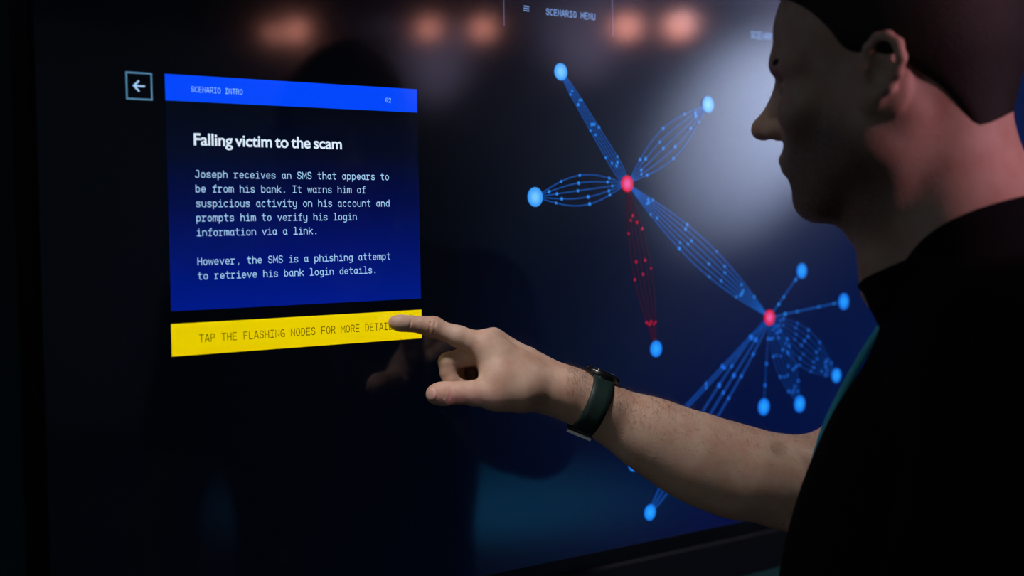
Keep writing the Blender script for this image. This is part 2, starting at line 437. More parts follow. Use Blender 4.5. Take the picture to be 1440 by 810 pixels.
# menu strip along the top
ink = Ink(-0.0003)
x1_, z1_ = scr(708.8, 36.5); x2_, z2_ = scr(861.3, 51)
menu = None
ink.rect(x1_ - .0005, x1_ + .0005, z1_, SZ1)
menu = at_disp(ink.build('menu_strip', m_rule))
ink = Ink(-0.0003); ink.rect(x2_ - .0006, x2_ + .0006, z2_, SZ1); sub(ink, 'divider', m_rule, menu)
ink = Ink(-0.0003)
for a, b in (((736.2, 8.4), (743.9, 9.5)), ((736.2, 11.5), (743.9, 12.6)), ((736.2, 14.6), (743.9, 15.7))):
    ink.line([scr(*a), scr(*b)], .0009, False)
sub(ink, 'menu_icon', m_lav, menu)
ink = Ink(-0.0003); xa, za = scr(767.3, 20.3); xb, _ = scr(837.3, 27)
write(ink, 'SCENARIO MENU', xa, za, (xb - xa) / 13, .95); sub(ink, 'menu_text', m_lav, menu)
ink = Ink(-0.0003); xa, za = scr(1055.5, 52.8)
write(ink, 'SCENARIO', xa, za, .0064, .95); sub(ink, 'side_text', m_lav, menu)

# node diagram
def node_mat(name, core, rim, rad):
    m = pixels(name, core)
    nt = m.node_tree; b = nt.nodes['Principled BSDF']
    tc = nt.nodes.new('ShaderNodeTexCoord'); vm = nt.nodes.new('ShaderNodeVectorMath'); vm.operation = 'LENGTH'
    nt.links.new(tc.outputs['Object'], vm.inputs[0])
    mr = nt.nodes.new('ShaderNodeMapRange'); mr.inputs[1].default_value = 0; mr.inputs[2].default_value = rad
    nt.links.new(vm.outputs['Value'], mr.inputs[0])
    r = nt.nodes.new('ShaderNodeValToRGB'); e = r.color_ramp.elements
    e[0].position = .25; e[0].color = (*lin(*core), 1); e[1].position = .95; e[1].color = (*lin(*rim), 1)
    nt.links.new(mr.outputs[0], r.inputs[0]); nt.links.new(r.outputs[0], b.inputs['Emission Color'])
    return m
m_node = node_mat('light blue node', (120, 205, 255), (58, 158, 255), .0092)
m_node2 = node_mat('blue node', (40, 165, 255), (20, 120, 245), .0092)
m_red = node_mat('red node', (238, 96, 170), (225, 10, 50), .0085)
m_link = pixels('blue link line', (16, 84, 176))
m_linkdim = pixels('dim blue link line', (12, 60, 140))
m_dot = pixels('blue link dot', (40, 140, 250))
m_dotdim = pixels('dim blue link dot', (30, 105, 220))
m_rlink = pixels('dark red link line', (66, 5, 24))
m_rdot = pixels('red link dot', (190, 16, 48))
def node(px, py, r, m, name='network_node'):
    x, z = scr(px, py)
    ink = Ink(0.0); ink.disc(0, 0, r, 32)
    o = ink.build(name, m); o.location = (x, -0.0008, z); at_disp(o)
    return o
RB = .0098
for px, py, r, m in [(788, 101, .0093, m_node), (752, 277, .0104, m_node), (995, 147, .0096, m_node), (922, 490.5, .0094, m_node2),
                     (1127, 381, .0096, m_node2), (1186, 424, .0106, m_node2), (1175.5, 528, .0093, m_node2), (1124, 568, .0105, m_node2),
                     (1073.5, 572, .0104, m_node2), (913.5, 720.5, .0092, m_node2), (891, 652, .0090, m_node2)]:
    node(px, py, r, m)
for px, py, r in [(881.5, 258.5, .0092), (1081.5, 446.5, .0096)]:
    o = node(px, py, r, m_red, 'red_network_node'); o['label'] = 'red hub node'
rnd = random.Random(4)
def bundle(a, b, n, bulge, dots, ml, md, wd=.0010, p=1.0, dr=.0017, lens=True):
    A = np.array(scr(*a)); B = np.array(scr(*b)); d = B - A; L = np.linalg.norm(d); nn = np.array([-d[1], d[0]]) / L
    ink = Ink(-0.0004); ik2 = Ink(-0.0006)
    for k in range(n):
        off = (k - (n - 1) / 2) / max(1, (n - 1) / 2) if n > 1 else 0
        f = lambda t: A + d * t + nn * off * bulge * (math.sin(math.pi * t) ** p if lens else (1 - (2 * t - 1) ** 8) * (0.45 + .55 * t if lens is None else 1))
        ink.line([f(t / 24) for t in range(25)], wd, False)
        for q in range(dots):
            t = (q + .25 + .5 * rnd.random()) / dots * .86 + .07
            c = f(t); ik2.disc(c[0], c[1], dr * (.8 + .4 * rnd.random()), 10)
    o = at_disp(ink.build('network_link', ml))
    if dots:
        n0 = len(ink.f); b0 = len(ink.v)
        me = bpy.data.meshes.new('network_link')
        me.from_pydata(ink.v + ik2.v, [], ink.f + [tuple(b0 + i for i in q) for q in ik2.f])
        me.materials.append(ml); me.materials.append(md)
        for q in me.polygons[n0:]: q.material_index = 1
        o.data = me
    return o
bundle((788, 101), (881.5, 258.5), 5, .0085, 3, m_link, m_dot, .0011, 1, .0016, None)
bundle((752, 277), (881.5, 258.5), 5, .0165, 3, m_link, m_dot, .0010, 1.1, .0018)
bundle((881.5, 258.5), (995, 147), 5, .0185, 3, m_link, m_dot, .0012, 1.1, .0018)
bundle((881.5, 258.5), (1081.5, 446.5), 6, .0165, 4, m_link, m_dot, .0014, 1.0, .0018)
bundle((881.5, 258.5), (922, 490.5), 5, .0140, 3, m_rlink, m_rdot, .0009, 1.0, .0016)
bundle((1081.5, 446.5), (1127, 381), 1, 0, 3, m_link, m_dot, .0016, 1, .002)
bundle((1081.5, 446.5), (1186, 424), 1, 0, 4, m_link, m_dot, .0016, 1, .002)
bundle((1081.5, 446.5), (1175.5, 528), 7, .0230, 5, m_linkdim, m_dotdim, .0011, .9, .0018)
bundle((1081.5, 446.5), (1124, 568), 6, .0170, 4, m_linkdim, m_dotdim, .0011, .9, .0018)
bundle((1081.5, 446.5), (1073.5, 572), 1, 0, 3, m_linkdim, m_dotdim, .0016, 1, .002)
bundle((1081.5, 446.5), (891, 652), 2, .0040, 5, m_linkdim, m_dotdim, .0030, .3, .0026)
bundle((1081.5, 446.5), (913.5, 720.5), 3, .0120, 6, m_linkdim, m_dotdim, .0034, .5, .0028)
# ------------------------------------------------------------------ smooth bodies: blended rounded solids, skinned into one surface
class Solid:
    def __init__(s): s.ops = []
    def cone(s, a, b, ra, rb, k=.012, sub=False):
        a = np.array(a, float); b = np.array(b, float); ba = b - a; L = float(ba @ ba) + 1e-12
        def d(P):
            pa = P - a
            h = np.clip(pa @ ba / L, 0, 1)
            q = pa - h[..., None] * ba
            return np.sqrt((q * q).sum(-1)) - (ra + (rb - ra) * h)
        s.ops.append((d, k, sub)); return s
    def chain(s, pts, k=.012, sub=False):
        for (a, ra), (b, rb) in zip(pts, pts[1:]): s.cone(a, b, ra, rb, k, sub)
        return s
    def ell(s, c, r, R=None, k=.012, sub=False):
        c = np.array(c, float); r = np.array(r, float)
        Rm = np.eye(3) if R is None else np.array(R, float)      # rows are the axes
        def d(P):
            q = (P - c) @ Rm.T
            k0 = np.sqrt(((q / r) ** 2).sum(-1)); k1 = np.sqrt(((q / (r * r)) ** 2).sum(-1)) + 1e-9
            return np.where(k0 < .05, -r.min(), k0 * (k0 - 1) / k1)
        s.ops.append((d, k, sub)); return s
    def cut(s, c, n, k=.004):
        """keep the side of the plane the normal points away from"""
        c = np.array(c, float); n = np.array(n, float); n = n / np.linalg.norm(n)
        s.ops.append((lambda P: -((P - c) @ n), k, True)); return s
    def field(s, P):
        """P: (n, m, 3) blocks of points -> distances"""
        n = P.shape[0]
        D = np.full(P.shape[:2], 0.08)
        cen = P.mean(1); rad = np.linalg.norm(P - cen[:, None], axis=2).max(1)
        for d, k, sub in s.ops:
            near = np.abs(d(cen)) < rad * 1.6 + k + .03 if sub else d(cen) < rad * 1.6 + k + .03
            if sub: near = -d(cen) > -(rad * 1.6 + k + .03)
            ix = np.nonzero(near)[0]
            if not len(ix): continue
            v = d(P[ix]); o = D[ix]
            if sub:
                h = np.maximum(k - np.abs(o + v), 0) / k
                D[ix] = np.maximum(o, -v) + h * h * k / 4
            else:
                h = np.maximum(k - np.abs(o - v), 0) / k
                D[ix] = np.minimum(o, v) - h * h * k / 4
        return D
    def __call__(s, P):
        P = np.asarray(P, float)
        return s.field(P.reshape(-1, 1, 3)).reshape(P.shape[:-1])

def axis(*segs):
    """grid lines: (start, end, step) runs joined end to end"""
    out = [segs[0][0]]
    for a, b, h in segs:
        n = max(1, int(round((b - a) / h)))
        out += [a + (b - a) * (i + 1) / n for i in range(n)]
    return np.array(out)

def skin(solid, xs, ys, zs, B=6):
    nx, ny, nz = len(xs), len(ys), len(zs)
    def pad(a):
        e = (-(len(a) - 1)) % B
        return np.concatenate([a, a[-1] + (a[-1] - a[-2]) * np.arange(1, e + 2)])
    xs, ys, zs = pad(xs), pad(ys), pad(zs)
    NX, NY, NZ = (len(xs) - 1) // B, (len(ys) - 1) // B, (len(zs) - 1) // B
    I, J, K = np.meshgrid(np.arange(NX), np.arange(NY), np.arange(NZ), indexing='ij')
    I, J, K = I.ravel(), J.ravel(), K.ravel()
    lo = np.stack([xs[I * B], ys[J * B], zs[K * B]], 1); hi = np.stack([xs[I * B + B], ys[J * B + B], zs[K * B + B]], 1)
    cen = (lo + hi) / 2; rad = np.linalg.norm(hi - lo, axis=1) / 2
    d = np.concatenate([solid.field(c[:, None, :])[:, 0] for c in np.array_split(cen, max(1, len(cen) // 60000))])
    keep = np.abs(d) < rad * 1.5 + .004
    I, J, K = I[keep], J[keep], K[keep]
    g = np.arange(B + 1)
    cells, verts, quads = [], [], []
    sy, sx = len(zs) + 1, (len(zs) + 1) * (len(ys) + 1)
    cid = lambda i, j, k: (i + 1) * sx + (j + 1) * sy + (k + 1)
    for ch in np.array_split(np.arange(len(I)), max(1, len(I) // 1500)):
        gi, gj, gk = I[ch, None] * B + g, J[ch, None] * B + g, K[ch, None] * B + g
        n = len(ch)
        X = np.broadcast_to(xs[gi][:, :, None, None], (n, B + 1, B + 1, B + 1))
        Y = np.broadcast_to(ys[gj][:, None, :, None], (n, B + 1, B + 1, B + 1))
        Z = np.broadcast_to(zs[gk][:, None, None, :], (n, B + 1, B + 1, B + 1))
        P = np.stack([X, Y, Z], -1).reshape(n, -1, 3)
        D = solid.field(P).reshape(n, B + 1, B + 1, B + 1)
        P = P.reshape(n, B + 1, B + 1, B + 1, 3)
        ins = D < 0
        acc = np.zeros((n, B, B, B, 3)); cnt = np.zeros((n, B, B, B))
        A3 = (slice(0, B), slice(1, B + 1))
        for ax in range(3):
            for u in (0, 1):
                for w_ in (0, 1):
                    s0 = [A3[0]] * 3; s1 = [A3[0]] * 3
                    o = [q for q in range(3) if q != ax]
                    s0[o[0]] = s1[o[0]] = A3[u]; s0[o[1]] = s1[o[1]] = A3[w_]; s1[ax] = A3[1]
                    a, b = D[(slice(None), *s0)], D[(slice(None), *s1)]
                    c = (a < 0) != (b < 0)
                    t = np.where(c, a / np.where(c, a - b, 1), 0)[..., None]
                    acc += np.where(c[..., None], P[(slice(None), *s0)] * (1 - t) + P[(slice(None), *s1)] * t, 0); cnt += c
        m = cnt > 0
        q = np.nonzero(m)
        cells.append(cid(I[ch][q[0]] * B + q[1], J[ch][q[0]] * B + q[2], K[ch][q[0]] * B + q[3]))
        verts.append(acc[m] / cnt[m][:, None])
        for ax in range(3):
            s0 = [slice(None)] + [A3[0]] * 3; s1 = list(s0); s1[ax + 1] = A3[1]
            a, b = ins[tuple(s0)], ins[tuple(s1)]
            q = np.nonzero(a != b)
            if not len(q[0]): continue
            i, j, k = I[ch][q[0]] * B + q[1], J[ch][q[0]] * B + q[2], K[ch][q[0]] * B + q[3]
            if ax == 0: c4 = [cid(i, j - 1, k - 1), cid(i, j, k - 1), cid(i, j, k), cid(i, j - 1, k)]
            elif ax == 1: c4 = [cid(i - 1, j, k - 1), cid(i - 1, j, k), cid(i, j, k), cid(i, j, k - 1)]
            else: c4 = [cid(i - 1, j - 1, k), cid(i, j - 1, k), cid(i, j, k), cid(i - 1, j, k)]
            c4 = np.stack(c4, 1); fl = ~a[q]
            c4[fl] = c4[fl][:, ::-1]
            quads.append(c4)
    cells = np.concatenate(cells); verts = np.concatenate(verts); quads = np.concatenate(quads)
    o = np.argsort(cells); cs = cells[o]
    p = np.searchsorted(cs, quads); p = np.clip(p, 0, len(cs) - 1)
    ok = (cs[p] == quads).all(1)
    return verts, o[p[ok]]

def skin_obj(name, solid, xs, ys, zs, m, parent=None, smooth_it=1, B=6):
    v, f = skin(solid, xs, ys, zs, B)
    v = relax(v, f, smooth_it)
    me = bpy.data.meshes.new(name)
    me.vertices.add(len(v)); me.vertices.foreach_set('co', v.ravel())
    me.loops.add(len(f) * 4); me.loops.foreach_set('vertex_index', f.ravel().astype(np.int32))
    me.polygons.add(len(f)); me.polygons.foreach_set('loop_start', np.arange(0, len(f) * 4, 4, dtype=np.int32))
    me.polygons.foreach_set('loop_total', np.full(len(f), 4, dtype=np.int32))
    me.update(calc_edges=True); me.validate()
    return link(name, me, m, parent, True)

def relax(v, f, it):
    e = np.concatenate([f[:, [0, 1]], f[:, [1, 2]], f[:, [2, 3]], f[:, [3, 0]]]); e = np.concatenate([e, e[:, ::-1]])
    n = len(v); c = np.bincount(e[:, 0], minlength=n)[:, None].clip(1)
    L = lambda x: np.stack([np.bincount(e[:, 0], weights=x[e[:, 1], k], minlength=n) for k in range(3)], 1) / c - x
    for _ in range(it):
        v = v + .5 * L(v); v = v - .45 * L(v)
    return v

unit = lambda a: np.array(a, float) / np.linalg.norm(a)

# ------------------------------------------------------------------ the man
CRh, CFh = unit([CR[0], CR[1], 0]), unit([CF[0], CF[1], 0])
UP = np.array([0, 0, 1.0])
def frame(yaw_away, pitch, roll=0.0):
    """head/body axes: forward, left (towards the camera), up; yaw_away: degrees turned from profile towards the display"""
    a = math.radians(yaw_away)
    f = -math.cos(a) * CRh + math.sin(a) * CFh
    l = np.cross(UP, f)
    p = math.radians(pitch)
    f2 = math.cos(p) * f + math.sin(p) * UP; u2 = -math.sin(p) * f + math.cos(p) * UP
    r_ = math.radians(roll)
    l2 = math.cos(r_) * l + math.sin(r_) * u2; u3 = -math.sin(r_) * l + math.cos(r_) * u2
    return f2, l2, u3
# head
HF, HL, HU = frame(28, -7)
HO = Pt(1222, 112, 1.09) - .072 * HL
hp = lambda f, l, u: HO + f * HF + l * HL + (u if u > 0 else u * .90) * HU
HR_ = np.stack([HF, HL, HU])
# torso
BF, BL, BU = frame(24, 0)
NB = Pt(1345, 345, 1.145)                      # middle of the neck's base
G0 = np.array([NB[0], NB[1], 0.0]) - .02 * BF
bp = lambda f, l, z: G0 + f * BF + l * BL + z * UP
BR_ = np.stack([BF, BL, UP])

def head_solid(s):
    s.ell(hp(-.010, 0, .048), (.095, .076, .084), HR_, .02)          # skull
    s.ell(hp(-.035, 0, .035), (.066, .074, .075), HR_, .03)
    s.ell(hp(.034, 0, .050), (.053, .060, .055), HR_, .02)           # forehead
    s.cone(hp(.0755, -.022, .030), hp(.0755, .022, .030), .0125, .0125, .015)  # brow
    s.cone(hp(.0755, .022, .030), hp(.064, .048, .026), .0125, .010, .015)
    s.cone(hp(.0755, -.022, .030), hp(.064, -.048, .026), .0125, .010, .015)
    s.ell(hp(.040, 0, -.028), (.050, .056, .062), HR_, .025)         # mid face
    for g in (1, -1):
        s.ell(hp(.064, g * .040, -.012), (.020, .021, .017), HR_, .02)   # cheekbone
        s.cone(hp(.012, g * .050, -.050), hp(.062, g * .022, -.094), .017, .015, .03)  # jaw
        s.cone(hp(.006, g * .056, -.015), hp(.012, g * .050, -.055), .014, .016, .03)
    s.ell(hp(.072, 0, -.094), (.020, .022, .017), HR_, .018)         # chin
    s.ell(hp(.070, 0, -.058), (.026, .030, .026), HR_, .018)         # mouth area
    for g in (1, -1):
        s.ell(hp(.088, g * .031, .010), (.015, .017, .012), HR_, .012, True)  # eye socket
        s.ell(hp(.071, g * .031, .008), (.0125, .0135, .0125), HR_, .004)       # lidded eyeball
        s.cone(hp(.0845, g * .024, .0125), hp(.078, g * .043, .0105), .0022, .002, .003)  # upper lid
    s.ell(hp(.077, 0, -.006), (.016, .0145, .030), HR_, .012)        # nose root
    s.cone(hp(.0815, 0, .023), hp(.109, 0, -.014), .0070, .0085, .012)  # nose bridge
    s.ell(hp(.112, 0, -.018), (.0105, .0095, .0090), HR_, .008)
    for g in (1, -1): s.ell(hp(.098, g * .0115, -.023), (.0115, .0068, .0072), HR_, .007)
    for g in (1, -1): s.ell(hp(.101, g * .006, -.0305), (.004, .0028, .003), HR_, .003, True)
    s.ell(hp(.0915, 0, -.0515), (.0085, .020, .0062), HR_, .006)     # lips
    s.ell(hp(.0905, 0, -.0630), (.0085, .018, .0065), HR_, .006)
    s.cone(hp(.103, -.018, -.0582), hp(.103, .018, -.0582), .0016, .0016, .004, True)
    s.cone(hp(.100, -.008, -.0755), hp(.100, .008, -.0755), .008, .008, .010, True)
    # ears
    for g in (1, -1):
        e = lambda f, o, u: hp(-.008 + .87 * ((f + .008) * .91 - u * .40), g * (.0735 + o), -.001 + .87 * (u * .91 + (f + .008) * .40))
        s.ell(e(-.012, .002, .004), (.019, .006, .026), HR_, .008)
        hx = [(.004, .0045, .012), (.006, .0085, .024), (.000, .0125, .034), (-.010, .0160, .0375), (-.021, .0185, .033), (-.0275, .0190, .022), (-.0275, .0170, .008), (-.0225, .0135, -.006), (-.0150, .0095, -.017)]
        s.chain([(e(*q), .0040) for q in hx], .004)                   # helix
        s.chain([(e(-.016, .011, .022), .0032), (e(-.0195, .012, .008), .0034), (e(-.013, .009, -.006), .0034)], .004)  # antihelix
        s.ell(e(-.0065, .0055, -.0205), (.0085, .0048, .0100), HR_, .006)   # lobe
        s.ell(e(.0025, .0060, .0005), (.0038, .0040, .0070), HR_, .004)     # tragus
        s.ell(e(-.0085, .0125, .004), (.0085, .0075, .0110), HR_, .004, True)  # concha
        s.ell(e(-.011, .0140, .026), (.0075, .0045, .0065), HR_, .004, True)
    return s
def neck_solid(s, g=0.0):
    s.cone(hp(-.030, 0, -.020), NB + .010 * UP - .006 * BF, .058 + g, .062 + g, .03)
    s.cone(hp(.012, 0, -.066), NB + .030 * BF - .020 * UP, .034 + g, .045 + g, .03)
    for q in (1, -1): s.cone(hp(-.016, q * .052, -.030), NB + .055 * BF + q * .02 * BL - .035 * UP, .014 + g, .013 + g, .03)   # sternomastoid
    s.ell(hp(.038, 0, -.118), (.009, .009, .012), HR_, .02)          # larynx
    return s

# right arm, from the pixels it covers and its depth
W_ = lambda t: np.array(Pt(*t))
SH_R = bp(-.015, -.185, NB[2] - .080)
SH_L = bp(-.052, .180, NB[2] - .085)
ELB = W_((1152, 688, 1.425))
def arm_solid(s):
    pts = [((796, 554), .0200, 1.379), ((838, 572), .0222, 1.384), ((872, 591), .0262, 1.388), ((915, 612), .0350, 1.394), ((962, 636), .0400, 1.400), ((1000, 652), .0425, 1.405), ((1041, 665), .0440, 1.410), ((1110, 681), .0440, 1.419)]
    s.chain([(W_((*p, t)), r * .97) for p, r, t in pts], .02)
    s.chain([(W_((800, 552, 1.370)), .0180), (W_((840, 572, 1.372)), .0185)], .02)
    s.cone(W_((1110, 681, 1.419)), ELB, .0430, .0430, .02)
    s.cone(W_((1080, 662, 1.395)), W_((1170, 655, 1.385)), .024, .026, .03)     # brachioradialis over the elbow
    s.chain([(ELB, .043), (ELB * .5 + SH_R * .5, .049), (SH_R, .058)], .02)
    s.cone(W_((1106, 632, 1.372)), W_((1138, 668, 1.362)), .0035, .0035, .018, True)  # elbow crease
    return s
def hand_solid(s):
    J = lambda x, y, t, r: (W_((x, y, t)), r)
    # metacarpals
    k = .013
    s.chain([J(682, 487, 1.362, .0138), J(735, 521, 1.366, .0150), J(800, 553, 1.371, .0180)], k)
    s.chain([J(694, 480.5, 1.380, .0118), J(745, 519, 1.380, .0140), J(802, 552, 1.380, .0175)], k)
    s.chain([J(703, 490, 1.398, .0125), J(755, 527, 1.394, .0150), J(803, 554, 1.388, .0170)], k)
    s.chain([J(712, 506, 1.413, .0115), J(760, 536, 1.405, .0150), J(803, 557, 1.394, .0165)], k)
    s.chain([J(700, 520, 1.380, .020), J(750, 543, 1.382, .0190), J(800, 555, 1.380, .0180)], .02)   # palm
    # index finger, stretched to the display
    s.chain([J(682, 487, 1.362, .0132), J(645, 473.5, 1.361, .0104), J(609, 460.8, 1.360, .0089), J(592, 456.8, 1.3585, .0080), J(577, 455.2, 1.357, .0074), J(564, 453.8, 1.3555, .0069), J(554.6, 452.8, 1.3545, .0058)], .004)
    s.ell(W_((609, 458.8, 1.360)), (.0100, .0085, .0088), np.stack([CR, CF, CU]), .006)   # knuckle
    s.ell(W_((563, 456, 1.355)), (.0085, .006, .0055), np.stack([CR, CF, CU]), .006)      # finger pad
    s.ell(W_((689, 477, 1.368)), (.0110, .013, .0085), np.stack([CR, CF, CU]), .010)    # big knuckle
    # creases
    for (x0, y0), (x1, y1), t in (((578, 449), (575.5, 463), 1.3496), ((606, 451), (603, 469), 1.3511), ((612, 452), (610, 471), 1.3510)):
        s.cone(W_((x0, y0, t)), W_((x1, y1, t)), .0003, .0003, .0022, True)
    # curled fingers
    s.chain([J(694, 486, 1.380, .0115), J(660, 499, 1.376, .0098), J(630, 509.5, 1.372, .0092)], .006)
    s.chain([J(630, 509.5, 1.372, .0094), J(631, 524, 1.371, .0082), J(635, 538, 1.369, .0080)], .004)
    s.chain([J(635, 538, 1.369, .0080), J(650, 546, 1.371, .0078), J(664, 545, 1.372, .0068)], .004)
    s.chain([J(703, 494, 1.398, .0115), J(668, 503, 1.394, .0095), J(640, 510, 1.389, .0090)], .006)
    s.chain([J(640, 510, 1.389, .0092), J(641, 526, 1.388, .0080), J(646, 541, 1.386, .0077)], .004)
    s.chain([J(646, 541, 1.386, .0077), J(661, 545, 1.386, .0074), J(674, 541, 1.386, .0066)], .004)
    s.chain([J(712, 508, 1.413, .0105), J(684, 511, 1.409, .0085), J(660, 514, 1.404, .0080)], .006)
    s.chain([J(660, 514, 1.404, .0080), J(660, 527, 1.402, .0070), J(665, 539, 1.400, .0068)], .004)
    s.chain([J(665, 539, 1.400, .0068), J(676, 543, 1.399, .0066), J(686, 539, 1.399, .0060)], .004)
    s.chain([J(684, 476, 1.358, .0030), J(735, 503, 1.359, .0026), J(780, 526, 1.364, .0026)], .008)      # tendons on the back
    s.chain([J(696, 468.5, 1.374, .0030), J(745, 497, 1.374, .0026), J(790, 522, 1.376, .0026)], .008)
    s.chain([J(742, 520, 1.352, .0016), J(768, 531, 1.353, .0017), J(795, 548, 1.3545, .0015)], .005)     # vein
    # thumb and its ball
    s.chain([J(790, 553, 1.366, .0165), J(732, 549.5, 1.350, .0190), J(700, 553, 1.343, .0150), J(667, 553, 1.338, .0119)], .012)
    s.chain([J(667, 553, 1.338, .0119), J(645, 552.5, 1.336, .0104), J(627, 553.5, 1.335, .0110), J(617, 554, 1.336, .0102), J(612, 554.5, 1.337, .0090)], .004)
    for (x0, y0), (x1, y1), t in (((626, 544), (625, 560), 1.3243), ((632, 543), (632, 560), 1.3246)):
        s.cone(W_((x0, y0, t)), W_((x1, y1, t)), .0003, .0003, .0022, True)
    s.chain([J(698, 506, 1.358, .0150), J(706, 530, 1.352, .0170), J(740, 540, 1.356, .0175)], .014)   # flesh between thumb and index
    return s
def torso_solid(s, g=0.0, arms=True):
    s.ell(bp(0, 0, .96), (.115 + g, .165 + g, .14 + g), BR_, .05)
    s.ell(bp(.030, 0, 1.10), (.116 + g, .150 + g, .18 + g), BR_, .05)
    s.ell(bp(.016, 0, 1.29), (.116 + g, .162 + g, .165 + g), BR_, .05)
    s.ell(bp(.040, 0, 1.22), (.110 + g, .140 + g, .13 + g), BR_, .05)
    s.ell(bp(.004, 0, NB[2] - .082), (.060 + g, .10 + g, .045 + g), BR_, .04)
    zs_ = NB[2] - .095
    s.cone(bp(-.034, .13, zs_ - .004), bp(-.018, -.13, zs_), .056 + g, .058 + g, .05)
    for q, S in ((1, SH_L), (-1, SH_R)):
        s.cone(NB - .025 * BF - .012 * UP, bp(-.034 if q > 0 else -.010, q * .15, zs_ + .006), .050 + g, .048 + g, .05)   # trapezius
        s.cone(bp(-.034 if q > 0 else -.01, q * .13, zs_ - .004), S, .056 + g, .056 + g, .04)
    return s
LELB = bp(.02, .255, 1.16); LWR = bp(.13, .235, .94)
def left_arm_solid(s, g=0.0, full=True):
    s.chain([(SH_L, .058 + g), (SH_L * .5 + LELB * .5, .050 + g)], .03)
    if full:
        s.chain([(SH_L * .5 + LELB * .5, .050), (LELB, .041), (LELB * .55 + LWR * .45, .038), (LWR, .026)], .02)
        d = unit(LWR - LELB); n = unit(np.cross(d, BL)); c = LWR
        q = lambda a, b, l: c + a * d + b * n + l * BF
        for i, L_ in ((0, .085), (1, .092), (2, .086), (3, .070)):
            o = .033 - i * .021
            s.cone(c + .01 * d + BF * o * .5, c + .085 * d + BF * o, .016, .012, .012)
            s.chain([(c + .085 * d + BF * o, .0105), (c + (.085 + L_ * .5) * d + BF * o + n * .012, .0092), (c + (.085 + L_ * .85) * d + BF * o + n * .038, .0078)], .004)
        s.chain([(c + .02 * d + BF * .02, .017), (c + .055 * d + BF * .05 + n * .012, .0125), (c + .09 * d + BF * .058 + n * .022, .0095)], .01)
    return s
def legs_solid(s, g=0.0, feet=True):
    for q in (1, -1):
        s.chain([(bp(0, q * .085, .90), .088 + g), (bp(.012, q * .095, .50), .056 + g), (bp(-.012, q * .10, .30), .056 + g), (bp(-.025, q * .10, .09), .038 + g)], .04)
        if feet: s.chain([(bp(-.045, q * .10, .045), .034), (bp(.08, q * .115, .032), .030), (bp(.15, q * .12, .026), .022)], .03)
    return s

